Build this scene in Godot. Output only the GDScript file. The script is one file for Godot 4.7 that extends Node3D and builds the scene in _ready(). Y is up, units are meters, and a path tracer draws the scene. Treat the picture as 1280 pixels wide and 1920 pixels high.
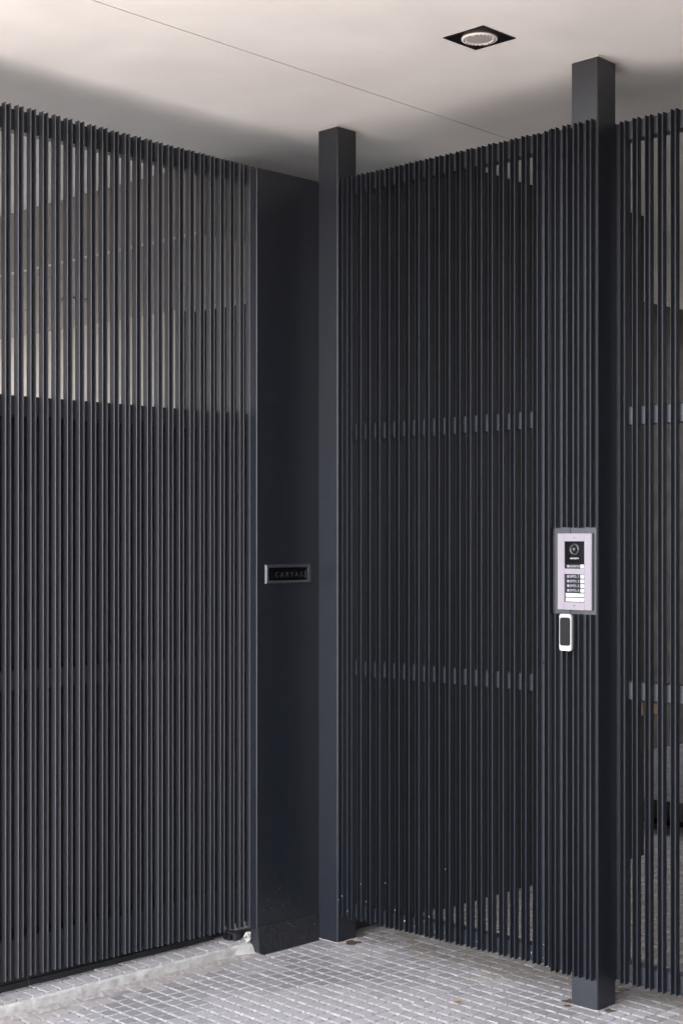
extends Node3D

# x runs along the entrance door, z runs out towards the street, y is up; the inner corner stands at the origin.
const CEIL := 2.9424
const YAW := 0.7715
const EYE := Vector3(3.790, 1.45, 3.876)
const PIXELS := 2829.07        # focal length in pixels of a 1280 x 1920 picture
const HORIZON := 1011.9

var used := {}
var M := {}
var rng := RandomNumberGenerator.new()

# ---------------------------------------------------------------- naming
func numbered(called: String) -> String:
	var n: int = used.get(called, 0)
	used[called] = n + 1
	return called if n == 0 else "%s_%03d" % [called, n]

func tag(o: Node, label := "", category := "", group := "", kind := "") -> void:
	if label: o.set_meta("label", label)
	if category: o.set_meta("category", category)
	if group: o.set_meta("group", group)
	if kind: o.set_meta("kind", kind)

func thing(called: String, at: Vector3, label := "", category := "", group := "", kind := "") -> Node3D:
	var o := Node3D.new()
	o.name = numbered(called)
	add_child(o, true)
	o.position = at
	tag(o, label, category, group, kind)
	return o

func put(called: String, mesh: Mesh, mat: Material, parent: Node, at := Vector3.ZERO, turn := 0.0) -> MeshInstance3D:
	var o := MeshInstance3D.new()
	if parent == self:
		o.name = numbered(called)
	else:
		var key := "%d/%s" % [parent.get_instance_id(), called]
		var n: int = used.get(key, 0)
		used[key] = n + 1
		o.name = called if n == 0 else "%s_%03d" % [called, n]
	o.mesh = mesh
	if mat: o.material_override = mat
	parent.add_child(o, true)
	o.position = at
	o.rotation.y = turn
	return o

# ---------------------------------------------------------------- mesh helpers
func begin() -> SurfaceTool:
	var st := SurfaceTool.new()
	st.begin(Mesh.PRIMITIVE_TRIANGLES)
	return st

func tri(st: SurfaceTool, a: Vector3, b: Vector3, c: Vector3, n: Vector3) -> void:
	st.set_normal(n)
	if (a - c).cross(a - b).dot(n) < 0.0:
		st.add_vertex(a); st.add_vertex(c); st.add_vertex(b)
	else:
		st.add_vertex(a); st.add_vertex(b); st.add_vertex(c)

func quad(st: SurfaceTool, a: Vector3, b: Vector3, c: Vector3, d: Vector3, n: Vector3) -> void:
	tri(st, a, b, c, n)
	tri(st, a, c, d, n)

func flat_quad(st: SurfaceTool, a: Vector3, b: Vector3, c: Vector3, d: Vector3, out: Vector3) -> void:
	var n := (b - a).cross(c - a).normalized()
	if n.dot(out) < 0.0: n = -n
	quad(st, a, b, c, d, n)

# a box between two corners with chamfered edges
func box_to(st: SurfaceTool, lo: Vector3, hi: Vector3, ch := 0.0015) -> void:
	ch = minf(ch, 0.3 * minf(hi.x - lo.x, minf(hi.y - lo.y, hi.z - lo.z)))
	var c := (lo + hi) * 0.5
	var h := (hi - lo) * 0.5
	var k := h - Vector3(ch, ch, ch)
	for ax in 3:
		var bx := (ax + 1) % 3
		var cx := (ax + 2) % 3
		for s in [-1.0, 1.0]:
			var n := Vector3.ZERO; n[ax] = s
			var p: Array[Vector3] = []
			for q in [[-1, -1], [1, -1], [1, 1], [-1, 1]]:
				var v := Vector3.ZERO
				v[ax] = s * h[ax]; v[bx] = q[0] * k[bx]; v[cx] = q[1] * k[cx]
				p.append(c + v)
			quad(st, p[0], p[1], p[2], p[3], n)
			# the chamfers between face ax and face bx
			for s2 in [-1.0, 1.0]:
				var e: Array[Vector3] = []
				for t in [-1.0, 1.0]:
					var v1 := Vector3.ZERO
					v1[ax] = s * h[ax]; v1[bx] = s2 * k[bx]; v1[cx] = t * k[cx]
					var v2 := Vector3.ZERO
					v2[ax] = s * k[ax]; v2[bx] = s2 * h[bx]; v2[cx] = t * k[cx]
					e.append(c + v1); e.append(c + v2)
				var nn := Vector3.ZERO; nn[ax] = s; nn[bx] = s2
				quad(st, e[0], e[1], e[3], e[2], nn.normalized())
	for sx in [-1.0, 1.0]:
		for sy in [-1.0, 1.0]:
			for sz in [-1.0, 1.0]:
				var s3 := Vector3(sx, sy, sz)
				tri(st, c + s3 * Vector3(h.x, k.y, k.z), c + s3 * Vector3(k.x, h.y, k.z), c + s3 * Vector3(k.x, k.y, h.z), s3.normalized())

func box(lo: Vector3, hi: Vector3, ch := 0.0015) -> ArrayMesh:
	var st := begin()
	box_to(st, lo, hi, ch)
	return st.commit()

# an upright prism over a flat outline (x, z), convex or not
func prism_to(st: SurfaceTool, outline: PackedVector2Array, y0: float, y1: float) -> void:
	var n := outline.size()
	var area := 0.0
	for i in n:
		area += outline[i].cross(outline[(i + 1) % n])
	for i in n:
		var a := outline[i]
		var b := outline[(i + 1) % n]
		var d := (b - a).normalized()
		var out := Vector3(d.y, 0, -d.x) * signf(area)
		quad(st, Vector3(a.x, y0, a.y), Vector3(b.x, y0, b.y), Vector3(b.x, y1, b.y), Vector3(a.x, y1, a.y), out)
	var idx := Geometry2D.triangulate_polygon(outline)
	for i in range(0, idx.size(), 3):
		var a := outline[idx[i]]; var b := outline[idx[i + 1]]; var c := outline[idx[i + 2]]
		tri(st, Vector3(a.x, y1, a.y), Vector3(b.x, y1, b.y), Vector3(c.x, y1, c.y), Vector3.UP)
		tri(st, Vector3(a.x, y0, a.y), Vector3(b.x, y0, b.y), Vector3(c.x, y0, c.y), Vector3.DOWN)

# a plate standing upright: outline in (x, y), from z0 to z1
func plate_to(st: SurfaceTool, outline: PackedVector2Array, z0: float, z1: float) -> void:
	var n := outline.size()
	var area := 0.0
	for i in n:
		area += outline[i].cross(outline[(i + 1) % n])
	for i in n:
		var a := outline[i]
		var b := outline[(i + 1) % n]
		var d := (b - a).normalized()
		quad(st, Vector3(a.x, a.y, z0), Vector3(b.x, b.y, z0), Vector3(b.x, b.y, z1), Vector3(a.x, a.y, z1), Vector3(d.y, -d.x, 0) * signf(area))
	var idx := Geometry2D.triangulate_polygon(outline)
	for i in range(0, idx.size(), 3):
		var a := outline[idx[i]]; var b := outline[idx[i + 1]]; var c := outline[idx[i + 2]]
		tri(st, Vector3(a.x, a.y, z1), Vector3(b.x, b.y, z1), Vector3(c.x, c.y, z1), Vector3.BACK)
		tri(st, Vector3(a.x, a.y, z0), Vector3(b.x, b.y, z0), Vector3(c.x, c.y, z0), Vector3.FORWARD)

func round_rect(lo: Vector2, hi: Vector2, r: float, steps := 5) -> PackedVector2Array:
	var p := PackedVector2Array()
	var cs := [Vector2(hi.x - r, hi.y - r), Vector2(lo.x + r, hi.y - r), Vector2(lo.x + r, lo.y + r), Vector2(hi.x - r, lo.y + r)]
	for q in 4:
		for i in steps + 1:
			var a := (q + float(i) / steps) * PI / 2
			p.append(cs[q] + Vector2(cos(a), sin(a)) * r)
	return p

# rectangular tube frame seen from the front: outer and inner rectangle with sloped faces; x, y outline, z depth per ring
func rings_to(st: SurfaceTool, rings: Array) -> void:
	# every ring: [lo, hi, z]; consecutive rings are joined by four flat quads
	for i in rings.size() - 1:
		var a = rings[i]; var b = rings[i + 1]
		var pa := [Vector3(a[0].x, a[0].y, a[2]), Vector3(a[1].x, a[0].y, a[2]), Vector3(a[1].x, a[1].y, a[2]), Vector3(a[0].x, a[1].y, a[2])]
		var pb := [Vector3(b[0].x, b[0].y, b[2]), Vector3(b[1].x, b[0].y, b[2]), Vector3(b[1].x, b[1].y, b[2]), Vector3(b[0].x, b[1].y, b[2])]
		for k in 4:
			var k2 := (k + 1) % 4
			var n: Vector3 = (pa[k2] - pa[k]).cross(pb[k] - pa[k]).normalized()
			quad(st, pa[k], pa[k2], pb[k2], pb[k], n)

# lathe round the local axis +z: profile of (radius, z)
func lathe_to(st: SurfaceTool, at: Vector3, profile: PackedVector2Array, steps := 24) -> void:
	for i in steps:
		var a0 := TAU * i / steps
		var a1 := TAU * (i + 1) / steps
		for j in profile.size() - 1:
			var p := profile[j]; var q := profile[j + 1]
			var d := (q - p).normalized()
			var am := (a0 + a1) / 2
			var n := Vector3(cos(am) * d.y, sin(am) * d.y, -d.x)
			var w := [at + Vector3(cos(a0) * p.x, sin(a0) * p.x, p.y), at + Vector3(cos(a1) * p.x, sin(a1) * p.x, p.y), at + Vector3(cos(a1) * q.x, sin(a1) * q.x, q.y), at + Vector3(cos(a0) * q.x, sin(a0) * q.x, q.y)]
			quad(st, w[0], w[1], w[2], w[3], n.normalized())

func lettering(called: String, words: String, cap: float, m: Material, parent: Node, at: Vector3, turn := 0.0, depth := 0.0004, bold := false, stretch := 1.0) -> MeshInstance3D:
	var t := TextMesh.new()
	var f := SystemFont.new()
	f.font_names = PackedStringArray(["Droid Sans"])
	if bold: f.font_weight = 700
	t.font = f
	t.text = words
	t.font_size = 64
	t.pixel_size = cap / (64.0 * 0.71)
	t.depth = depth
	t.curve_step = 4.0
	t.horizontal_alignment = HORIZONTAL_ALIGNMENT_CENTER
	t.vertical_alignment = VERTICAL_ALIGNMENT_CENTER
	var o := put(called, t, m, parent, at, turn)
	o.scale.x = stretch
	return o

# ---------------------------------------------------------------- materials
func lin(r: float, g: float, b: float) -> Color:
	return Color(r, g, b).linear_to_srgb()

func noise_tex(freq: float, lo: float, hi: float, s: int, octaves := 4, size := 512, normal := false, bump := 4.0) -> NoiseTexture2D:
	var n := FastNoiseLite.new()
	n.seed = s
	n.noise_type = FastNoiseLite.TYPE_SIMPLEX_SMOOTH
	n.frequency = freq
	n.fractal_octaves = octaves
	var t := NoiseTexture2D.new()
	t.width = size; t.height = size
	t.seamless = true
	t.noise = n
	if normal:
		t.as_normal_map = true
		t.bump_strength = bump
	else:
		var g := Gradient.new()
		g.set_color(0, Color(lo, lo, lo)); g.set_color(1, Color(hi, hi, hi))
		t.color_ramp = g
	return t

func mat(c: Color, rough := 0.6, metal := 0.0, tex: Texture2D = null, scale := 1.0, bump: Texture2D = null, bump_cm := 0.1) -> StandardMaterial3D:
	var m := StandardMaterial3D.new()
	m.albedo_color = c
	m.roughness = rough
	m.metallic = metal
	if tex or bump:
		m.uv1_triplanar = true
		m.uv1_world_triplanar = true
		m.uv1_scale = Vector3(scale, scale, scale)
	if tex: m.albedo_texture = tex
	if bump:
		m.heightmap_enabled = true
		m.heightmap_texture = bump
		m.heightmap_scale = bump_cm
	return m

# the picture's place of a point (used only to tell which paving blocks show largest)
func seen_at(p: Vector3) -> Vector3:
	var d := p - EYE
	var x := d.x * cos(YAW) - d.z * sin(YAW)
	var z := -(d.x * sin(YAW) + d.z * cos(YAW))
	return Vector3(640 + PIXELS * x / z, HORIZON - PIXELS * d.y / z, z)

# ---------------------------------------------------------------- screens
# one U channel, open towards +z, its left front edge at the origin
func channel(w: float, d: float, h: float, t := 0.0022) -> ArrayMesh:
	var st := begin()
	var e := 0.0008
	prism_to(st, PackedVector2Array([Vector2(e, 0), Vector2(0, -e), Vector2(0, -d), Vector2(w, -d), Vector2(w, -e), Vector2(w - e, 0), Vector2(w - t + e * 0.5, 0), Vector2(w - t, -e), Vector2(w - t, -d + t), Vector2(t, -d + t), Vector2(t, -e), Vector2(t - e * 0.5, 0)]), 0.0, h)
	return st.commit()

func slat(parent: Node, mesh: Mesh, kinds: Array, at: Vector3, turn := 0.0) -> MeshInstance3D:
	var o := put("slat", mesh, kinds[rng.randi() % kinds.size()], parent, at + Vector3(rng.randf_range(-0.0004, 0.0004), rng.randf_range(-0.0012, 0.0012), rng.randf_range(-0.0004, 0.0004)), turn + rng.randf_range(-0.006, 0.006))
	return o

func _ready() -> void:
	rng.seed = 4711
	# ---------------- camera
	var cam := Camera3D.new()
	cam.name = "camera"
	add_child(cam)
	cam.position = EYE
	cam.rotation.y = YAW
	cam.set_frustum(0.05 * 1920.0 / PIXELS, Vector2(0, 0.05 * (HORIZON - 960.0) / PIXELS), 0.05, 400.0)
	cam.keep_aspect = Camera3D.KEEP_HEIGHT
	cam.current = true
	# ---------------- sky, sun, exposure
	var sky_m := ProceduralSkyMaterial.new()
	sky_m.sky_top_color = Color(0.64, 0.68, 0.75)
	sky_m.sky_horizon_color = Color(0.97, 0.98, 0.99)
	sky_m.sky_curve = 0.3
	sky_m.ground_bottom_color = Color(0.35, 0.34, 0.33)
	sky_m.ground_horizon_color = Color(0.62, 0.63, 0.64)
	sky_m.energy_multiplier = 2.5
	var sky := Sky.new()
	sky.sky_material = sky_m
	var env := Environment.new()
	env.background_mode = Environment.BG_SKY
	env.sky = sky
	env.tonemap_mode = Environment.TONE_MAPPER_LINEAR
	env.tonemap_exposure = 6.2
	env.sdfgi_enabled = true
	env.ssao_enabled = true
	env.ssil_enabled = true
	var we := WorldEnvironment.new()
	we.name = "environment"
	we.environment = env
	add_child(we)
	var sun := DirectionalLight3D.new()
	sun.name = "sun"
	sun.light_energy = 1.42
	sun.light_color = Color(1.0, 0.945, 0.875)
	sun.light_angular_distance = 0.5
	sun.shadow_enabled = true
	add_child(sun)
	var to_sun := Vector3(0.06, tan(deg_to_rad(76.85)), 1.0).normalized()
	sun.look_at_from_position(to_sun * 20.0, Vector3.ZERO, Vector3.UP)

	make_materials()
	build_setting()
	build_walls()
	build_paving()
	build_kerb()
	build_posts()
	build_door()
	build_post_cover()
	build_side_screen()
	build_gate()
	build_mailbox()
	build_intercom()
	build_reader()
	build_lamps()
	build_small()

func make_materials() -> void:
	var fine := noise_tex(0.02, 0.80, 1.0, 3, 5)
	var fine_b := noise_tex(0.03, 0.0, 1.0, 5, 5)
	var coarse := noise_tex(0.012, 0.62, 1.0, 8, 6)
	var plaster := noise_tex(0.006, 0.94, 1.0, 12, 5)
	var grain := noise_tex(0.2, 0.70, 1.0, 21, 3)
	M.steel = mat(lin(0.0090, 0.0108, 0.0172), 0.44, 0.0, fine, 1.5)
	M.steel.metallic_specular = 0.61
	var even := noise_tex(0.05, 0.90, 1.0, 61, 3)
	M.slats = []
	for v in [[0.92, 0.40], [1.0, 0.44], [1.08, 0.46], [1.15, 0.50]]:
		var sl := mat(lin(0.0085 * v[0], 0.0100 * v[0], 0.0158 * v[0]), v[1], 0.0, even, 3.0)
		sl.metallic_specular = 0.53
		M.slats.append(sl)
	M.gate_slats = []
	for v in [[0.90, 0.42], [1.0, 0.46], [1.1, 0.48], [1.2, 0.52]]:
		var sl := mat(lin(0.034 * v[0], 0.0345 * v[0], 0.0420 * v[0]), v[1], 0.0, even, 3.0)
		sl.metallic_specular = 0.64
		M.gate_slats.append(sl)
	M.steel_dust = mat(lin(0.036, 0.037, 0.043), 0.48, 0.0, coarse, 2.0)
	M.steel_dark = mat(lin(0.018, 0.018, 0.021), 0.5, 0.0, fine, 1.5)
	M.tar = mat(lin(0.018, 0.018, 0.021), 0.6, 0.0, fine, 3.0, fine_b, 0.12)
	M.black = mat(lin(0.006, 0.006, 0.006), 0.35)
	M.black_gloss = mat(lin(0.004, 0.004, 0.005), 0.12)
	M.hole = mat(lin(0.003, 0.003, 0.003), 0.9)
	M.ceiling = mat(lin(0.82, 0.822, 0.822), 0.95, 0.0, plaster, 0.5, fine_b, 0.03)
	M.joint = mat(lin(0.35, 0.31, 0.26), 0.95)
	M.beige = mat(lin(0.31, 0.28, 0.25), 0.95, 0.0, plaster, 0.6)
	M.bead = mat(lin(0.55, 0.52, 0.48), 0.6)
	M.landing = mat(lin(0.17, 0.155, 0.14), 0.9, 0.0, coarse, 2.0)
	M.asphalt = mat(lin(0.05, 0.05, 0.052), 0.95, 0.0, coarse, 1.0)
	M.brown = mat(lin(0.11, 0.098, 0.084), 0.9, 0.0, coarse, 0.8)
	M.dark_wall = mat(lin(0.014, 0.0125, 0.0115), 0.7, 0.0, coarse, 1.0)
	M.grey_wall = mat(lin(0.10, 0.10, 0.10), 0.9, 0.0, coarse, 0.7)
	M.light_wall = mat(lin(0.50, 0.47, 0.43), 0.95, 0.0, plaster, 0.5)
	M.concrete = mat(lin(0.40, 0.385, 0.37), 0.9, 0.0, coarse, 2.0, fine_b, 0.2)
	M.kerb = mat(lin(0.52, 0.485, 0.45), 0.9, 0.0, fine, 2.0, fine_b, 0.12)
	M.ground = mat(lin(0.48, 0.44, 0.42), 0.95, 0.0, coarse, 1.0, grain, 0.08)
	M.dust = mat(lin(0.50, 0.43, 0.39), 0.98, 0.0, coarse, 6.0, grain, 0.1)
	M.white = mat(lin(0.36, 0.356, 0.36), 0.45)
	M.chip = mat(lin(0.75, 0.74, 0.72), 0.7)
	M.label = mat(lin(0.018, 0.018, 0.023), 0.6)
	M.alu = mat(lin(0.225, 0.200, 0.225), 0.5, 0.0, noise_tex(0.3, 0.93, 1.0, 31, 2), 8.0)
	M.grey_plastic = mat(lin(0.04, 0.04, 0.042), 0.5)
	M.reader_face = mat(lin(0.012, 0.011, 0.011), 0.55)
	M.chrome = mat(lin(0.10, 0.10, 0.11), 0.28, 0.6)
	M.red = mat(lin(0.55, 0.10, 0.08), 0.4)
	M.lamp_ring = mat(lin(0.82, 0.79, 0.74), 0.5)
	M.lamp_face = mat(lin(0.66, 0.65, 0.64), 0.5, 0.0, noise_tex(0.12, 0.55, 1.0, 41, 2), 6.0)
	M.brass = mat(lin(0.085, 0.05, 0.035), 0.4, 0.3)
	M.leaf = mat(lin(0.24, 0.15, 0.05), 0.7)
	M.rust = mat(lin(0.10, 0.055, 0.03), 0.95, 0.0, coarse, 8.0)
	for k in [M.black_gloss, M.reader_face, M.label]:
		k.metallic_specular = 0.25
	M.letters = mat(lin(0.02, 0.02, 0.021), 0.3)
	# paving: tops of several tones, arrises dusted lighter
	M.tops = []
	var tone := [[0.45, 0.405, 0.385], [0.41, 0.37, 0.352], [0.345, 0.313, 0.297], [0.48, 0.432, 0.41], [0.295, 0.268, 0.252], [0.36, 0.315, 0.275], [0.48, 0.415, 0.375]]
	for t in tone:
		M.tops.append(mat(lin(t[0], t[1], t[2]), 0.92, 0.0, grain, 5.0, grain, 0.06))
	M.arris = mat(lin(0.49, 0.443, 0.422), 0.92, 0.0, coarse, 5.0, grain, 0.05)
	M.arris_brown = mat(lin(0.44, 0.39, 0.345), 0.95, 0.0, coarse, 5.0, grain, 0.05)

# ---------------------------------------------------------------- setting
func build_setting() -> void:
	var st := begin()
	quad(st, Vector3(-150, 0, -150), Vector3(150, 0, -150), Vector3(150, 0, 150), Vector3(-150, 0, 150), Vector3.UP)
	var g := put("ground", st.commit(), M.ground, self, Vector3(0, -0.0052, 0))
	tag(g, "", "", "", "structure")
	var road := begin()
	quad(road, Vector3(-150, 0, 0), Vector3(150, 0, 0), Vector3(150, 0, 8), Vector3(-150, 0, 8), Vector3.UP)
	var rd := put("road", road.commit(), M.asphalt, self, Vector3(0, -0.0035, 5.6))
	tag(rd, "", "", "", "structure")
	var gf := put("garage_floor", box(Vector3(-9.0, -0.005, -1.25), Vector3(-0.262, 0.045, 1.88), 0.003), M.concrete, self)
	tag(gf, "", "", "", "structure")
	# ceiling: two boards with an open joint between them, under the roof slab
	var c := thing("ceiling", Vector3(0, CEIL, 0), "", "", "", "structure")
	var z0 := -5.6
	var z1 := 2.0
	var j0 := 0.339 + 0.035 * z0
	var j1 := 0.339 + 0.035 * z1
	var a := begin()
	prism_to(a, PackedVector2Array([Vector2(-5.4, z0), Vector2(j0 - 0.0028, z0), Vector2(j1 - 0.0028, z1), Vector2(-5.4, z1)]), 0.0, 0.0125)
	put("ceiling_board", a.commit(), M.ceiling, c)
	var b := begin()
	prism_to(b, PackedVector2Array([Vector2(j0 + 0.0028, z0), Vector2(3.6, z0), Vector2(3.6, z1), Vector2(j1 + 0.0028, z1)]), 0.0, 0.0125)
	put("ceiling_board", b.commit(), M.ceiling, c)
	put("joint_filler", box(Vector3(-0.05, 0.004, z0 + 0.01), Vector3(0.7, 0.012, z1 - 0.01), 0.0005), M.joint, c)
	put("roof_slab", box(Vector3(-5.45, 0.014, z0 - 0.05), Vector3(3.65, 0.35, z1 + 0.05), 0.01), M.light_wall, c)

func wall(called: String, lo: Vector3, hi: Vector3, m: Material, label: String) -> MeshInstance3D:
	var o := put(called, box(lo, hi, 0.003), m, self)
	tag(o, label, "wall")
	return o

func build_walls() -> void:
	# the lowered soffit over the garage's service strip, boarded, with a white corner bead along its edge
	var s := thing("dropped_soffit", Vector3(0, 0, 0), "beige boarded soffit below the ceiling, seen through the upper gate slats", "soffit")
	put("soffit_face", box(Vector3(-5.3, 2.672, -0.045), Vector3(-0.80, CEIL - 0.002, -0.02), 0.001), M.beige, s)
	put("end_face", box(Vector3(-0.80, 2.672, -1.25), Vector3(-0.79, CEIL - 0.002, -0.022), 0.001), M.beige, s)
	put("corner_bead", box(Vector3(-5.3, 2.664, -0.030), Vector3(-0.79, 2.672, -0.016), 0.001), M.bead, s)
	var x := -0.795
	for w in [1.241, 0.956, 0.956, 1.3]:
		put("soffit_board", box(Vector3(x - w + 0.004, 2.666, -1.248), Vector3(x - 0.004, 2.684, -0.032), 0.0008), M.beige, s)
		x -= w + 0.004
	put("soffit_backing", box(Vector3(-5.3, 2.688, -1.248), Vector3(-0.805, 2.70, -0.05), 0.001), M.hole, s)
	var gs := begin()
	plate_to(gs, PackedVector2Array([Vector2(-5.4, -0.004), Vector2(-2.4, -0.004), Vector2(-2.4, 2.664), Vector2(-0.165, 2.664), Vector2(-0.165, 2.93), Vector2(-5.4, 2.93)]), -1.35, -1.252)
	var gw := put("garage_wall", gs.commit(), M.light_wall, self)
	tag(gw, "pale plastered wall behind the garage gate, under the beige soffit", "wall")
	wall("street_wall", Vector3(-5.4, -0.004, 1.885), Vector3(-0.262, CEIL - 0.002, 2.0), M.light_wall, "plain plastered wall closing the garage towards the street")
	# dark partition along the passage behind the door
	var p := thing("passage_wall", Vector3(0, 0, 0), "dark brown wall of the passage, seen between the door slats", "wall")
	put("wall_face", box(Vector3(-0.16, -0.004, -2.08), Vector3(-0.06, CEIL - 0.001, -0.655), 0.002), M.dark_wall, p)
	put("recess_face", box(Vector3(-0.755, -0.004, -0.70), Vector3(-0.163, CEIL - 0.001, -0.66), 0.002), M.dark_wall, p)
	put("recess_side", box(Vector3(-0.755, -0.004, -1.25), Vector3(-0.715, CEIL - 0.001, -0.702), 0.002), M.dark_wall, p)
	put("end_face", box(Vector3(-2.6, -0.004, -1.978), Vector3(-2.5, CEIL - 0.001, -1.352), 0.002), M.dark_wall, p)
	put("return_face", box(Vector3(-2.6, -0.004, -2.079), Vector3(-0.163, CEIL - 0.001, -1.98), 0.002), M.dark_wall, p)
	var lp := thing("low_partition", Vector3(0, 0, 0), "dark steel partition behind the corner post, stopping short of the ceiling", "partition")
	put("panel", box(Vector3(-0.112, 0.004, -0.65), Vector3(-0.07, 2.75, -0.1), 0.002), M.steel_dark, lp)
	# the far end of the passage: a raised paved landing, a brown wall, an open court
	wall("court_wall", Vector3(-1.6, -0.004, -9.2), Vector3(-1.45, 3.4, -2.085), M.brown, "grey brown wall beyond the passage, seen between the slats beside the post")
	wall("rear_wall", Vector3(-1.44, -0.004, -9.4), Vector3(2.9, 3.4, -9.2), M.light_wall, "pale wall closing the far end of the open court")
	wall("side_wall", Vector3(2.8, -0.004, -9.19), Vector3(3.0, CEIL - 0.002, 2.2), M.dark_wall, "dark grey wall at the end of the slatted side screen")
	# the neighbouring house, close on the right behind the viewer
	var nb := thing("neighbour_house", Vector3(0, 0, 0), "dark rendered neighbouring house standing along the pavement outside the entrance", "house")
	put("wall", box(Vector3(4.45, -0.004, -9.0), Vector3(12.0, 8.5, 4.7), 0.01), M.dark_wall, nb)
	put("front_wall", box(Vector3(3.001, -0.004, 2.0), Vector3(4.449, 7.0, 2.2), 0.01), M.dark_wall, nb)
	var l := thing("landing", Vector3(0, 0, 0), "", "", "", "structure")
	put("landing_slab", box(Vector3(-1.445, 0.035, -9.19), Vector3(2.795, 0.13, -2.72), 0.006), M.landing, l)
	put("landing_footing", box(Vector3(-1.445, -0.004, -9.15), Vector3(2.795, 0.034, -2.78), 0.004), M.dark_wall, l)

# ---------------------------------------------------------------- paving
func block_mesh(tops: Material, side: Material, r: RandomNumberGenerator) -> ArrayMesh:
	# a square pane of relief paving with clipped corners, worn arrises and a top that is not quite level
	var top := begin()
	var edge := begin()
	var h := 0.0515 * 0.5
	var k := h - 0.0042 - r.randf_range(0, 0.0012)
	var clip := 0.005 + r.randf_range(-0.002, 0.003)
	var lower: Array[Vector3] = []
	var upper: Array[Vector3] = []
	var tilt := Vector2(r.randf_range(-0.02, 0.02), r.randf_range(-0.02, 0.02))
	var fall := r.randf_range(-0.0010, 0.0004)
	for q in [[1, 1], [-1, 1], [-1, -1], [1, -1]]:
		var pts := [Vector2(q[0], q[1] - clip / h * q[1]), Vector2(q[0] - clip / h * q[0], q[1])]
		if q[0] * q[1] < 0: pts.reverse()
		for p in pts:
			lower.append(Vector3(p.x * h, -0.0056, p.y * h))
			var w := k * r.randf_range(0.965, 1.01)
			upper.append(Vector3(p.x * w, fall + p.x * k * tilt.x + p.y * k * tilt.y, p.y * w))
	var n := upper.size()
	var mid := Vector3(0, fall, 0)
	for i in n:
		var j := (i + 1) % n
		var nn := (upper[i] - mid).cross(upper[j] - mid).normalized()
		if nn.y < 0: nn = -nn
		tri(top, mid, upper[i], upper[j], nn)
		flat_quad(edge, lower[i], lower[j], upper[j], upper[i], Vector3(upper[i].x + upper[j].x, 0.01, upper[i].z + upper[j].z))
	top.set_material(tops)
	edge.set_material(side)
	var m := top.commit()
	return edge.commit(m)

func build_paving() -> void:
	var r := RandomNumberGenerator.new()
	r.seed = 77
	var meshes := []
	for t in M.tops.size():
		var row := []
		for v in 3:
			row.append(block_mesh(M.tops[t], M.arris_brown if t >= 5 else M.arris, r))
		meshes.append(row)
	var patches := FastNoiseLite.new()
	patches.seed = 9
	patches.frequency = 1.6
	patches.fractal_octaves = 3
	var phi := deg_to_rad(3.4)
	var e1 := Vector2(cos(phi), sin(phi))
	var e2 := Vector2(-sin(phi), cos(phi))
	var pitch := 0.0525
	var spots := []
	for i in range(-70, 70):
		for j in range(-70, 70):
			var off := 0.0026 if i >= 0 else -0.0026          # the open joint between two slabs
			var p := Vector2(0.6775, -0.09) + e1 * ((i + 0.5) * pitch + off) + e2 * ((j + 0.5 + (0.28 if i >= 0 else 0.0)) * pitch)
			if p.x < -0.092 or p.x > 2.77 or p.y < -2.68 or p.y > 2.75: continue
			if p.x < -0.03 and p.y < 0.02: continue
			if p.x < -0.07 and p.y < 0.33: continue
			var s := seen_at(Vector3(p.x, 0, p.y))
			var front := s.x > -15 and s.x < 1295 and s.y < 1935 and p.y > -0.02
			spots.append({"p": p, "near": s.z if front else 100.0 + s.z, "x": p.x})
	spots.sort_custom(func(a, b): return a.near < b.near)
	var pave := thing("pavement", Vector3.ZERO, "", "", "", "structure")
	var rest := {}
	for n in spots.size():
		var p: Vector2 = spots[n].p
		# weathered darker panes in patches, brown dust by the door, pale dust by the kerb
		var w := patches.get_noise_2d(p.x, p.y) + r.randf_range(-0.16, 0.16)
		var dark := exp(-pow((p.x - 0.36) / 0.26, 2) - pow((p.y - 0.12) / 0.24, 2))
		w -= dark * 0.42
		var t := 3 if w > 0.16 else 0 if w > 0.0 else 1 if w > -0.16 else 2 if w > -0.38 else 4
		if p.y < -0.06 + r.randf_range(-0.05, 0.05) and p.x > 0.0 and r.randf() < 0.6: t = 5
		elif p.x < -0.045 + r.randf_range(-0.04, 0.05) and p.y > 0.4: t = 6
		var at := Vector3(p.x, 0, p.y)
		var turn := -phi + r.randf_range(-0.012, 0.012) + PI / 2 * (r.randi() % 4)
		var v := r.randi() % 3
		if n < 298:
			put("paving_block", meshes[t][v], null, pave, at, turn)
		else:
			var key := Vector2i(t, v)
			if not rest.has(key): rest[key] = []
			rest[key].append(Transform3D(Basis(Vector3.UP, turn), at))
	# the many that show small or not at all: one mesh
	var far := ArrayMesh.new()
	for t in M.tops.size():
		for side in 2:
			var st := begin()
			var any := false
			for v in 3:
				for x in rest.get(Vector2i(t, v), []):
					st.append_from(meshes[t][v], side, x)
					any = true
			if any:
				st.set_material(M.tops[t] if side == 0 else (M.arris_brown if t >= 5 else M.arris))
				far = st.commit(far)
	var f := put("paving_blocks", far, null, pave)
	tag(f, "", "", "", "stuff")

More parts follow.
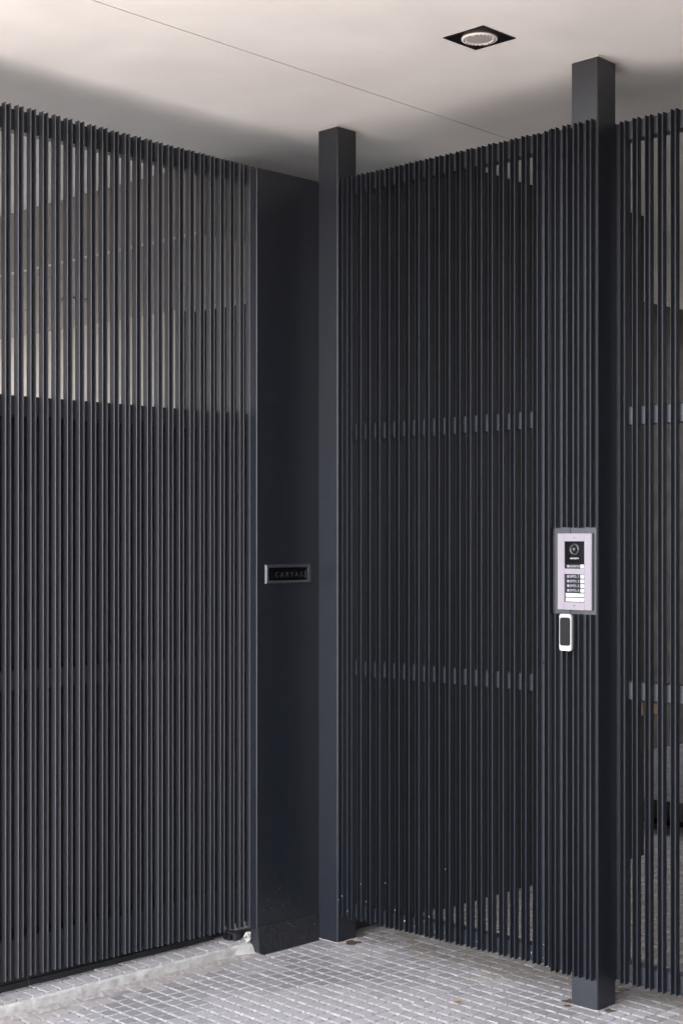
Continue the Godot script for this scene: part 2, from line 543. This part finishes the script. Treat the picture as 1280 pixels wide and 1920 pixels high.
# ---------------------------------------------------------------- kerb under the gate
func build_kerb() -> void:
	var k := thing("kerb", Vector3.ZERO, "", "", "", "structure")
	var nz := FastNoiseLite.new()
	nz.seed = 5
	nz.frequency = 9.0
	nz.fractal_octaves = 4
	# body: a profile swept along z, roughened
	var st := begin()
	var prof := [Vector2(-0.122, -0.008), Vector2(-0.128, 0.006), Vector2(-0.129, 0.020), Vector2(-0.1305, 0.030), Vector2(-0.134, 0.0365), Vector2(-0.142, 0.038), Vector2(-0.262, 0.038)]
	var cols := 190
	var rows := []
	for i in cols + 1:
		var z := 0.296 + (1.95 - 0.296) * i / cols
		var line := []
		for j in prof.size():
			var p: Vector2 = prof[j]
			var rough := nz.get_noise_2d(z * 2.0, j * 0.09) * 0.0022 if j < 6 else 0.0
			var lift := nz.get_noise_2d(z * 1.3 + 40.0, 3.0) * 0.0014 if j > 1 else 0.0
			var flare := 0.022 * exp(-pow((z - 0.296) / 0.05, 2)) * (1.0 - j / 6.0)
			line.append(Vector3(p.x + rough + flare, p.y + lift, z))
		rows.append(line)
	for i in cols:
		for j in prof.size() - 1:
			flat_quad(st, rows[i][j], rows[i + 1][j], rows[i + 1][j + 1], rows[i][j + 1], Vector3(1, 0.6, 0))
	put("kerb_body", st.commit(), M.kerb, k)
	# two rows of relief panes on its top
	var r := RandomNumberGenerator.new()
	r.seed = 31
	var pm := []
	for v in 4:
		var top := begin()
		var d := 0.0
		box_to(top, Vector3(-0.029, -0.004, -0.0215), Vector3(0.029, 0.0052 + d + v * 0.0005, 0.0215), 0.0022)
		pm.append(top.commit())
	var z := 0.325
	while z < 1.93:
		for q in 2:
			var o := put("kerb_block", pm[r.randi() % 4], M.tops[[0, 3, 3, 1, 0][r.randi() % 5]], k, Vector3(-0.166 - q * 0.0625, 0.039 + r.randf_range(-0.001, 0.0008), z + (0.004 if q else 0.0) + r.randf_range(-0.001, 0.001)), r.randf_range(-0.03, 0.03))
		z += 0.0503
	# trodden mortar and dust in the corner between kerb and paving
	var fs := begin()
	var lines := []
	for i in 161:
		var zz := 0.285 + (2.2 - 0.285) * i / 160
		var wid := 0.024 + 0.012 * nz.get_noise_2d(zz, 11.0) + 0.02 * exp(-pow((zz - 0.30) / 0.05, 2))
		lines.append([Vector3(-0.136, 0.012 + 0.004 * nz.get_noise_2d(zz * 2, 5), zz), Vector3(-0.136 + wid * 0.45, 0.0045 + 0.002 * nz.get_noise_2d(zz * 2, 8), zz), Vector3(-0.136 + wid * 1.5, -0.0045 + 0.001 * nz.get_noise_2d(zz * 3, 2), zz)])
	for i in 160:
		for j in 2:
			flat_quad(fs, lines[i][j], lines[i + 1][j], lines[i + 1][j + 1], lines[i][j + 1], Vector3.UP)
	put("mortar_fillet", fs.commit(), M.dust, k)
	# broken lump of mortar at the end, against the wall panel
	var lump := begin()
	var ico: Array[Vector3] = []
	for i in 7:
		for j in 10:
			var th := PI * i / 6.0
			var ph := TAU * j / 10.0
			var d := Vector3(sin(th) * cos(ph), cos(th), sin(th) * sin(ph))
			var rr := 1.0 + 0.9 * nz.get_noise_3d(d.x * 0.3, d.y * 0.3, d.z * 0.3)
			ico.append(Vector3(-0.128, 0.058, 0.316) + d * Vector3(0.013, 0.018, 0.016) * rr)
	for i in 6:
		for j in 10:
			var j2 := (j + 1) % 10
			var c4 := (ico[i * 10 + j] + ico[(i + 1) * 10 + j2]) * 0.5 - Vector3(-0.128, 0.058, 0.316)
			flat_quad(lump, ico[i * 10 + j], ico[i * 10 + j2], ico[(i + 1) * 10 + j2], ico[(i + 1) * 10 + j], c4)
	put("mortar_lump", lump.commit(), M.kerb, k)

# ---------------------------------------------------------------- posts
func build_posts() -> void:
	var w := 0.0985
	var st := begin()
	box_to(st, Vector3(-w, 0.0, -w), Vector3(0, CEIL - 0.003, 0), 0.003)
	var tube := st.commit()
	var info := [["grey steel post in the inner corner beside the letter slot panel", Vector3(0, -0.004, 0)], ["grey steel post carrying the intercom, its foot bare below the slats", Vector3(1.1205, -0.004, 0.004)]]
	var nz := FastNoiseLite.new()
	nz.seed = 3
	nz.frequency = 30.0
	for i in 2:
		var p := thing("steel_post", info[i][1], info[i][0], "post", "square steel posts under the ceiling")
		put("tube", tube, M.steel, p)
		# plaster broken round the head
		var ring := begin()
		var bead := begin()
		var pts := []
		for q in 4:
			for s in 9:
				var f := s / 9.0
				var c := [Vector2(0, 0), Vector2(-w, 0), Vector2(-w, -w), Vector2(0, -w)]
				var a: Vector2 = c[q].lerp(c[(q + 1) % 4], f)
				var o: Vector2 = (a - Vector2(-w / 2, -w / 2)).normalized()
				pts.append([a - o * 0.004, a + o * (0.004 + 0.005 * absf(nz.get_noise_2d(a.x + i, a.y)) + (0.006 if s == 0 else 0.0))])
		for n in pts.size():
			var m2 := (n + 1) % pts.size()
			var y := CEIL + 0.0022
			flat_quad(bead, Vector3(pts[n][0].x, 0.0085, pts[n][0].y), Vector3(pts[m2][0].x, 0.0085, pts[m2][0].y), Vector3(pts[m2][1].x, 0.003, pts[m2][1].y), Vector3(pts[n][1].x, 0.003, pts[n][1].y), Vector3.UP)
			flat_quad(ring, Vector3(pts[n][0].x, y - 0.0035, pts[n][0].y), Vector3(pts[m2][0].x, y - 0.0035, pts[m2][0].y), Vector3(pts[m2][1].x, y - 0.001, pts[m2][1].y), Vector3(pts[n][1].x, y - 0.001, pts[n][1].y), Vector3.DOWN)
		put("chipped_plaster", ring.commit(), M.chip, p)
		put("mortar_bead", bead.commit(), M.dust, p)

# ---------------------------------------------------------------- slatted door
func rail(parent: Node, lo: Vector3, hi: Vector3, m: Material = null, called := "rail") -> MeshInstance3D:
	return put(called, box(lo, hi, 0.0025), m if m else M.steel, parent)

func build_door() -> void:
	var d := thing("slatted_door", Vector3(0, 0, 0), "tall slatted steel door between the corner post and the intercom post", "door")
	var f := 0.025
	var mesh := channel(0.0205, 0.020, 2.632)
	for k in 21:
		slat(d, mesh, M.slats, Vector3(0.0285 + 0.04522 * k, 0.106, f))
	var z1 := f - 0.0205
	var z0 := z1 - 0.04
	for y in [[2.680, 2.739], [1.803, 1.860], [0.967, 1.023], [0.108, 0.158]]:
		rail(d, Vector3(0.0745, y[0], z0), Vector3(0.9045, y[1], z1))
	rail(d, Vector3(0.024, 0.108, z0), Vector3(0.074, 2.739, z1), null, "stile")
	rail(d, Vector3(0.905, 0.108, z0), Vector3(0.955, 2.739, z1), null, "stile")
	var lk := begin()
	lathe_to(lk, Vector3.ZERO, PackedVector2Array([Vector2(0.0001, 0.0012), Vector2(0.0058, 0.0012), Vector2(0.0066, 0.0002)]), 18)
	put("keyhole", lk.commit(), M.hole, d, Vector3(0.9185, 1.061, z1 + 0.0004))
	# chips of pale paint knocked off and splashed low down
	var st := begin()
	var r := RandomNumberGenerator.new()
	r.seed = 12
	for n in 46:
		var k := r.randi_range(0, 19)
		var y := 0.118 + absf(r.randfn(0, 1)) * 0.05
		var w := r.randf_range(0.0006, 0.0022)
		var x := 0.0285 + 0.04522 * k + 0.0205 + r.randf_range(0.004, 0.022)
		box_to(st, Vector3(x, y, z1 - 0.0002), Vector3(x + w, y + w * r.randf_range(0.8, 3.0), z1 + 0.0008), 0.0002)
	for n in 12:
		var k := r.randi_range(0, 12)
		var x := 0.0285 + 0.04522 * k + (0.0 if r.randf() < 0.5 else 0.0187)
		var y := 0.11 + absf(r.randfn(0, 1)) * 0.09
		box_to(st, Vector3(x, y, f - 0.001), Vector3(x + 0.0014, y + r.randf_range(0.001, 0.004), f + 0.0006), 0.0002)
	var s := put("paint_splashes", st.commit(), M.chip, d)
	tag(s, "", "", "", "stuff")

# ---------------------------------------------------------------- slats on the face of the intercom post
func build_post_cover() -> void:
	var d := thing("slatted_post_cover", Vector3(0, 0, 0), "steel slats fixed on the post above and below the intercom", "slat cladding")
	var up := channel(0.0205, 0.019, 2.741 - 1.4875)
	var low := channel(0.0205, 0.019, 1.2195 - 0.096)
	for k in 4:
		var x := 0.9585 + 0.0441 * k
		slat(d, up, M.slats, Vector3(x, 1.4875, 0.0265))
		slat(d, low, M.slats, Vector3(x, 0.096, 0.0265))
	put("backing_plate", box(Vector3(0.9575, 0.10, -0.03), Vector3(1.0205, 2.735, 0.0062), 0.0015), M.steel, d)
	put("mounting_plate", box(Vector3(1.0215, 1.2175, 0.0043), Vector3(1.1185, 1.4895, 0.0068), 0.0008), M.steel, d)

# ---------------------------------------------------------------- screen beyond the post
func build_side_screen() -> void:
	var d := thing("slatted_side_screen", Vector3(0, 0, 0), "slatted steel screen set back beyond the intercom post, passage visible through it", "screen")
	var f := -0.08
	var mesh := channel(0.0200, 0.020, 2.675)
	for k in 37:
		slat(d, mesh, M.slats, Vector3(1.0985 + 0.0452 * k, 0.074, f))
	var z1 := f - 0.0205
	var z0 := z1 - 0.04
	for y in [[2.690, 2.748], [1.805, 1.863], [0.953, 1.011], [0.076, 0.135]]:
		rail(d, Vector3(1.1465, y[0], z0), Vector3(2.73, y[1], z1))
	rail(d, Vector3(1.096, 0.076, z0), Vector3(1.146, 2.748, z1), null, "stile")
	rail(d, Vector3(2.731, 0.076, z0), Vector3(2.78, 2.748, z1), null, "stile")
	# the handle on its inner side
	var h := begin()
	box_to(h, Vector3(1.165, 0.902, z0 - 0.016), Vector3(1.190, 0.945, z0 - 0.002), 0.002)
	box_to(h, Vector3(1.186, 0.905, z0 - 0.05), Vector3(1.232, 0.942, z0 - 0.038), 0.003)
	box_to(h, Vector3(1.172, 0.915, z0 - 0.04), Vector3(1.190, 0.932, z0 - 0.014), 0.002)
	put("handle", h.commit(), M.brass, d)

# ---------------------------------------------------------------- sliding gate on the left
func build_gate() -> void:
	var d := thing("sliding_gate", Vector3(0, 0, 0), "wide slatted steel garage gate above the concrete kerb", "gate")
	var f := -0.185
	var mesh := channel(0.0205, 0.0235, 2.708)
	for k in 46:
		var z := 1.2685 - 0.04605 * (k - 13)
		if z < 0.20: break
		slat(d, mesh, M.gate_slats, Vector3(f, 0.082 + 0.016 * (z - 0.75), z), PI / 2)
	var x1 := f - 0.0240
	var x0 := x1 - 0.04
	for y in [[2.723, 2.789], [1.835, 1.899], [0.980, 1.042], [0.088, 0.208]]:
		rail(d, Vector3(x0, y[0], 0.12), Vector3(x1, y[1], 1.86))
	put("backing_sheet", box(Vector3(x0 - 0.012, 0.092, 0.13), Vector3(x0 - 0.0005, 1.89, 1.85), 0.001), M.steel_dark, d)
	# the ground track that the gate runs along
	var t := thing("gate_track", Vector3(0, 0, 0), "black steel track lying behind the kerb under the gate", "track")
	for s in [[0.388, 1.156], [1.158, 1.88]]:
		put("track_plate", box(Vector3(-0.245, 0.044, s[0]), Vector3(-0.228, 0.064, s[1]), 0.001), M.steel_dark, t)
		put("track_cover", box(Vector3(-0.256, 0.046, s[0] + 0.001 - (0.06 if s[0] < 0.5 else 0.0)), Vector3(-0.237, 0.086, s[1] - 0.0005), 0.001), M.steel_dark, t)
	var g := thing("gate_guide", Vector3(0, 0, 0), "small dark guide block at the end of the gate track", "guide")
	put("block", box(Vector3(-0.22, 0.043, 0.322), Vector3(-0.155, 0.072, 0.352), 0.002), M.steel_dark, g)
	put("roller", box(Vector3(-0.20, 0.046, 0.353), Vector3(-0.17, 0.066, 0.366), 0.002), M.black, g)

# ---------------------------------------------------------------- panel with the letter slot
func build_mailbox() -> void:
	var x := -0.095
	var d := thing("letter_panel", Vector3(0, 0, 0), "solid dark steel panel with a letter slot, left of the corner post", "panel")
	# sheet folded at its left edge
	put("panel_sheet", box(Vector3(x - 0.034, 0.085, -0.05), Vector3(x, 2.7515, 0.3055), 0.002), M.panel if M.has("panel") else M.steel, d)
	# plinth painted with tar, its top edge cut by hand
	var nz := FastNoiseLite.new()
	nz.seed = 44
	nz.frequency = 14.0
	nz.fractal_octaves = 4
	var st := begin()
	var n := 40
	var m := 12
	var grid := []
	for i in n + 1:
		var z := 0.3045 - (0.3045 - 0.001) * i / n
		var top := 0.1005 - 0.010 * i / n + 0.004 * nz.get_noise_2d(z * 2.0, 1.0)
		var low := -0.006 + 0.012 * exp(-pow((z - 0.3045) / 0.02, 2))
		var line := []
		for j in m + 1:
			var y := lerpf(low, top, float(j) / m)
			var bulge := 0.0035 + 0.0016 * nz.get_noise_2d(z * 3.0, y * 3.0) + (0.004 if j == 0 else 0.0)
			line.append(Vector3(x + bulge, y, z - (0.010 * (1.0 - float(j) / m) if i == 0 else 0.0)))
		line.append(Vector3(x - 0.012, top - 0.001, z))
		grid.append(line)
	for i in n:
		for j in m + 1:
			flat_quad(st, grid[i][j], grid[i + 1][j], grid[i + 1][j + 1], grid[i][j + 1], Vector3(1, 0.2, 0))
	for j in m:
		flat_quad(st, grid[0][j], grid[0][j + 1], Vector3(x - 0.03, grid[0][j + 1].y, 0.3045), Vector3(x - 0.03, grid[0][j].y, 0.3045), Vector3(0, 0, 1))
	put("plinth", st.commit(), M.tar, d)
	# letter slot: bevelled frame, recess, hinged flap with raised letters
	var slot := Node3D.new()
	slot.name = "letter_slot"
	d.add_child(slot, true)
	slot.position = Vector3(x, 1.3285, 0.1555)
	slot.rotation.y = PI / 2
	var fr := begin()
	rings_to(fr, [[Vector2(-0.111, -0.034), Vector2(0.111, 0.034), 0.0], [Vector2(-0.108, -0.031), Vector2(0.108, 0.031), 0.0075], [Vector2(-0.1065, -0.0295), Vector2(0.1065, 0.0295), 0.0080], [Vector2(-0.0975, -0.0235), Vector2(0.0975, 0.0235), 0.0062], [Vector2(-0.0965, -0.0225), Vector2(0.0965, 0.0225), 0.0006]])
	put("frame", fr.commit(), M.chrome, slot)
	put("recess", box(Vector3(-0.097, -0.023, 0.0002), Vector3(0.097, 0.023, 0.0008), 0.0001), M.black_gloss, slot)
	var fl := begin()
	rings_to(fl, [[Vector2(-0.082, -0.0195), Vector2(0.088, 0.0145), 0.001], [Vector2(-0.080, -0.0175), Vector2(0.086, 0.0125), 0.0055], [Vector2(-0.0785, -0.016), Vector2(0.0845, 0.011), 0.0055], [Vector2(-0.077, -0.0145), Vector2(0.083, 0.0095), 0.0035]])
	quad(fl, Vector3(-0.077, -0.0145, 0.0035), Vector3(0.083, -0.0145, 0.0035), Vector3(0.083, 0.0095, 0.0035), Vector3(-0.077, 0.0095, 0.0035), Vector3.BACK)
	put("flap", fl.commit(), M.black_gloss, slot)
	lettering("raised_letters", "C A R T A S", 0.0165, M.letters, slot, Vector3(0.003, -0.0025, 0.0040), 0.0, 0.0016, true, 1.18)
	# specks of mortar splashed on the lower part of the sheet
	var r := RandomNumberGenerator.new()
	r.seed = 6
	var sp := begin()
	for k in 120:
		var z := clampf(r.randfn(0.20, 0.07), 0.01, 0.297)
		var y := 0.12 + absf(r.randfn(0, 1)) * 0.075
		var w := r.randf_range(0.0005, 0.0015) * (1.5 if r.randf() < 0.12 else 1.0)
		box_to(sp, Vector3(x - 0.0003, y, z), Vector3(x + 0.0005, y + w, z + w * r.randf_range(0.7, 1.6)), 0.0002)
	for k in 10:
		var z := r.randf_range(0.01, 0.29)
		var y := r.randf_range(0.01, 0.085)
		var w := r.randf_range(0.0006, 0.0018)
		box_to(sp, Vector3(x + 0.002, y, z), Vector3(x + 0.0072, y + w, z + w * r.randf_range(0.7, 1.8)), 0.0002)
	var s := put("mortar_specks", sp.commit(), mat(lin(0.16, 0.158, 0.155), 0.9), d)
	tag(s, "", "", "", "stuff")

# ---------------------------------------------------------------- intercom
func build_intercom() -> void:
	var z := 0.0085
	var o := thing("intercom", Vector3(0, 0, 0), "silver intercom with camera and call buttons on the post", "intercom")
	var u0 := 0.9785
	var u1 := 1.1065
	var st := begin()
	# face plate with two openings: built from strips
	var y0 := 1.2317
	var y1 := 1.4697
	var a0 := 1.0050
	var a1 := 1.0790
	var zf := z + 0.0080
	box_to(st, Vector3(u0, y0, z - 0.0012), Vector3(a0, y1, zf), 0.0012)
	box_to(st, Vector3(a1, y0, z - 0.0012), Vector3(u1, y1, zf), 0.0012)
	var strips := begin()
	for s in [[y0, 1.2560], [1.3430, 1.3600], [1.4450, y1]]:
		box_to(st, Vector3(a0 - 0.0006, s[0] + 0.00003, z - 0.001), Vector3(a1 + 0.0006, s[1] - 0.00003, zf - 0.00002), 0.0003)
	put("face_plate", st.commit(), M.alu, o)
	put("rear_box", box(Vector3(u0 + 0.001, y0 + 0.001, 0.0069), Vector3(u1 - 0.001, y1 - 0.001, z + 0.0015), 0.0005), M.grey_plastic, o)
	for y in [1.4560, 1.2462]:
		var sc := begin()
		lathe_to(sc, Vector3.ZERO, PackedVector2Array([Vector2(0.0001, 0.0005), Vector2(0.0015, 0.0005), Vector2(0.0018, -0.0002)]), 12)
		put("screw", sc.commit(), M.hole, o, Vector3(1.0420, y, zf))
	# camera module
	var cm := put("camera_window", box(Vector3(a0 + 0.0008, 1.3745, z), Vector3(a1 - 0.0008, 1.4444, zf - 0.0012), 0.0006), M.black_gloss, o)
	var lens := begin()
	lathe_to(lens, Vector3.ZERO, PackedVector2Array([Vector2(0.0195, -0.0004), Vector2(0.0180, 0.0030), Vector2(0.0150, 0.0042), Vector2(0.0118, 0.0030)]), 36)
	put("lens_ring", lens.commit(), mat(lin(0.012, 0.012, 0.012), 0.3), cm, Vector3(1.0425, 1.4200, zf - 0.0012))
	var dome := SphereMesh.new()
	dome.radius = 0.0118
	dome.height = 0.0236
	dome.radial_segments = 32
	dome.rings = 16
	put("lens", dome, mat(lin(0.01, 0.01, 0.012), 0.03), cm, Vector3(1.0425, 1.4200, zf - 0.0030))
	lettering("maker_name", "HIKVISION", 0.0030, M.white, cm, Vector3(1.0425, 1.3920, zf - 0.0010), 0.0, 0.0003, true)
	# name plates and call buttons
	var rows := [["QUINCHO", 1.3602, 1.3742], ["DPTO. 1", 1.3286, 1.3424], ["DPTO. 2", 1.3142, 1.3280], ["DPTO. 3", 1.2998, 1.3136], ["DPTO. 4", 1.2854, 1.2992], ["", 1.2710, 1.2848], ["", 1.2566, 1.2704]]
	for n in rows.size():
		var w = rows[n]
		var lo: float = w[1] + 0.0008
		var hi: float = w[2] - 0.0008
		var mid: float = (lo + hi) / 2
		if w[0] != "":
			var pl := put("name_plate", box(Vector3(a0 + 0.0006, w[1], z), Vector3(1.0632, w[2] - 0.0004, zf - 0.0016), 0.0003), M.label, o)
			var k := lettering("lettering", w[0], 0.0070 if n else 0.0064, M.white, pl, Vector3(1.0415 if n else 1.0432, mid, zf - 0.0014), 0.0, 0.0003, false, 0.98)
			var ic := begin()
			var ix := 1.0185
			plate_to(ic, round_rect(Vector2(ix - 0.0034, mid - 0.0034), Vector2(ix + 0.0034, mid + 0.0034), 0.0012, 3), zf - 0.0016, zf - 0.0012)
			put("door_icon", ic.commit(), M.white, pl)
			var dots := begin()
			for dx in 2:
				for dy in 3:
					box_to(dots, Vector3(ix - 0.0021 + dx * 0.0025, mid - 0.0023 + dy * 0.0017, zf - 0.0013), Vector3(ix - 0.0003 + dx * 0.0025, mid - 0.0013 + dy * 0.0017, zf - 0.0010), 0.00005)
			put("icon_windows", dots.commit(), M.label, pl)
		else:
			put("name_plate", box(Vector3(a0 + 0.0036, lo, z), Vector3(1.0634, hi, zf - 0.0014), 0.0003), M.white, o)
		var b := put("call_button", box(Vector3(1.0640, lo, z), Vector3(a1 - 0.0006, hi, zf - 0.0006), 0.0008), M.white, o)
		var mk := begin()
		box_to(mk, Vector3(1.0690, mid - 0.0006, zf - 0.0008), Vector3(1.0738, mid + 0.0002, zf - 0.0004), 0.0001)
		put("button_mark", mk.commit(), mat(lin(0.42, 0.42, 0.44), 0.5) if n == 0 else M.mark, b)
		if n == 0: M.mark = (b.get_child(0) as MeshInstance3D).material_override
	put("row_backing", box(Vector3(a0, 1.2562, z - 0.0005), Vector3(a1, 1.3428, zf - 0.0040), 0.0003), M.label, o)

func build_reader() -> void:
	var o := thing("card_reader", Vector3(0, 0, 0), "small white card reader with dark grey face below the intercom", "card reader")
	var lo := Vector2(1.0060, 1.1055)
	var hi := Vector2(1.0515, 1.2195)
	var st := begin()
	plate_to(st, round_rect(lo + Vector2(0.002, 0.002), hi - Vector2(-0.001, 0.003), 0.006), 0.0268, 0.036)
	put("rear_body", st.commit(), M.grey_plastic, o)
	var sh := begin()
	plate_to(sh, round_rect(lo, hi, 0.0085), 0.0362, 0.0445)
	plate_to(sh, round_rect(lo + Vector2(0.0012, 0.0012), hi - Vector2(0.0012, 0.0012), 0.0078), 0.0440, 0.0456)
	put("shell", sh.commit(), M.white, o)
	var fa := begin()
	plate_to(fa, round_rect(Vector2(lo.x + 0.0035, lo.y + 0.0165), Vector2(hi.x - 0.0035, hi.y - 0.0105), 0.007), 0.0450, 0.0466)
	put("face", fa.commit(), M.reader_face, o)
	put("indicator", box(Vector3(1.022, 1.2088, 0.0452), Vector3(1.037, 1.2099, 0.0468), 0.0003), M.red, o)
	lettering("maker_name", "HIKVISION", 0.0030, mat(lin(0.35, 0.35, 0.37), 0.5), o, Vector3(1.0287, 1.1130, 0.0457), 0.0, 0.0003, true)

# ---------------------------------------------------------------- recessed ceiling lamps
func build_lamps() -> void:
	var o := thing("ceiling_lamp", Vector3(0.9565, CEIL, 0.3755), "square black recessed downlight in the white ceiling beside the intercom post", "ceiling lamp", "recessed square lamps")
	var fr := begin()
	var outer := PackedVector2Array([Vector2(-0.0765, -0.0765), Vector2(0.0765, -0.0765), Vector2(0.0765, 0.0765), Vector2(-0.0765, 0.0765)])
	prism_to(fr, outer, -0.0026, 0.001)
	put("frame", fr.commit(), M.black, o)
	# lamp: pale slotted ring round a mottled lens, facing down
	var ring := begin()
	lathe_to(ring, Vector3.ZERO, PackedVector2Array([Vector2(0.0535, 0.0), Vector2(0.0530, 0.0035), Vector2(0.0510, 0.0048), Vector2(0.0400, 0.0046), Vector2(0.0388, 0.0030)]), 48)
	var rg := put("ring", ring.commit(), M.lamp_ring, o, Vector3(0, -0.0027, 0))
	rg.rotation = Vector3(PI / 2, 0, 0)
	var face := begin()
	lathe_to(face, Vector3.ZERO, PackedVector2Array([Vector2(0.0392, 0.0030), Vector2(0.025, 0.0036), Vector2(0.0001, 0.0038)]), 48)
	var fc := put("lens", face.commit(), M.lamp_face, o, Vector3(0, -0.0027, 0))
	fc.rotation = Vector3(PI / 2, 0, 0)
	var slots := begin()
	for i in 24:
		if i % 6 == 5: continue
		var a := TAU * i / 24.0
		var c := Vector2(cos(a), sin(a))
		var t := Vector2(-c.y, c.x)
		var pts := PackedVector2Array([c * 0.0425 - t * 0.0032, c * 0.0425 + t * 0.0032, c * 0.0480 + t * 0.0036, c * 0.0480 - t * 0.0036])
		prism_to(slots, pts, -0.0080, -0.0070)
	put("ring_slots", slots.commit(), mat(lin(0.10, 0.095, 0.09), 0.6), o)
	var c := o.duplicate()
	c.name = numbered("ceiling_lamp")
	add_child(c, true)
	c.position = Vector3(-2.51, 2.6655, -0.66)
	c.set_meta("label", "square black recessed downlight in the beige soffit, seen through the gate slats")

func build_small() -> void:
	# a curled dry leaf on the paving
	var lf := begin()
	var pts := []
	for i in 9:
		var t := i / 8.0
		var w := sin(PI * pow(t, 0.8)) * 0.008 + 0.0003
		for s in [-1.0, 0.0, 1.0]:
			pts.append(Vector3(t * 0.026 - 0.013, 0.003 + 0.007 * absf(s) * sin(PI * t) + 0.004 * pow(t - 0.4, 2) * 6.0, s * w))
	for i in 8:
		for s in 2:
			var a: int = i * 3 + s
			flat_quad(lf, pts[a], pts[a + 1], pts[a + 4], pts[a + 3], Vector3.UP)
	var l := put("dry_leaf", lf.commit(), M.leaf, self, Vector3(0.767, 0.0015, 0.2485), 0.5)
	tag(l, "small curled brown leaf lying on the paving in front of the door", "leaf")
	# rusty dirt at the foot of the intercom post and damp dirt behind the corner post
	var nz := FastNoiseLite.new()
	nz.seed = 19
	nz.frequency = 22.0
	var st := begin()
	for c in [[Vector2(1.000, -0.02), 0.030], [Vector2(1.022, 0.020), 0.018], [Vector2(0.030, -0.045), 0.035], [Vector2(1.145, -0.03), 0.026]]:
		var mid: Vector2 = c[0]
		for i in 20:
			var rim := []
			for k in 2:
				var a := TAU * ((i + k) % 20) / 20.0
				var rr: float = c[1] * (0.75 + 0.7 * nz.get_noise_2d(cos(a) * 0.06 + mid.x, sin(a) * 0.06 + mid.y))
				rim.append(Vector3(mid.x + cos(a) * rr, 0.0004, mid.y + sin(a) * rr))
			tri(st, Vector3(mid.x, 0.0022, mid.y), rim[0], rim[1], Vector3.UP)
	var d := put("dirt", st.commit(), M.rust, self)
	tag(d, "", "", "", "stuff")
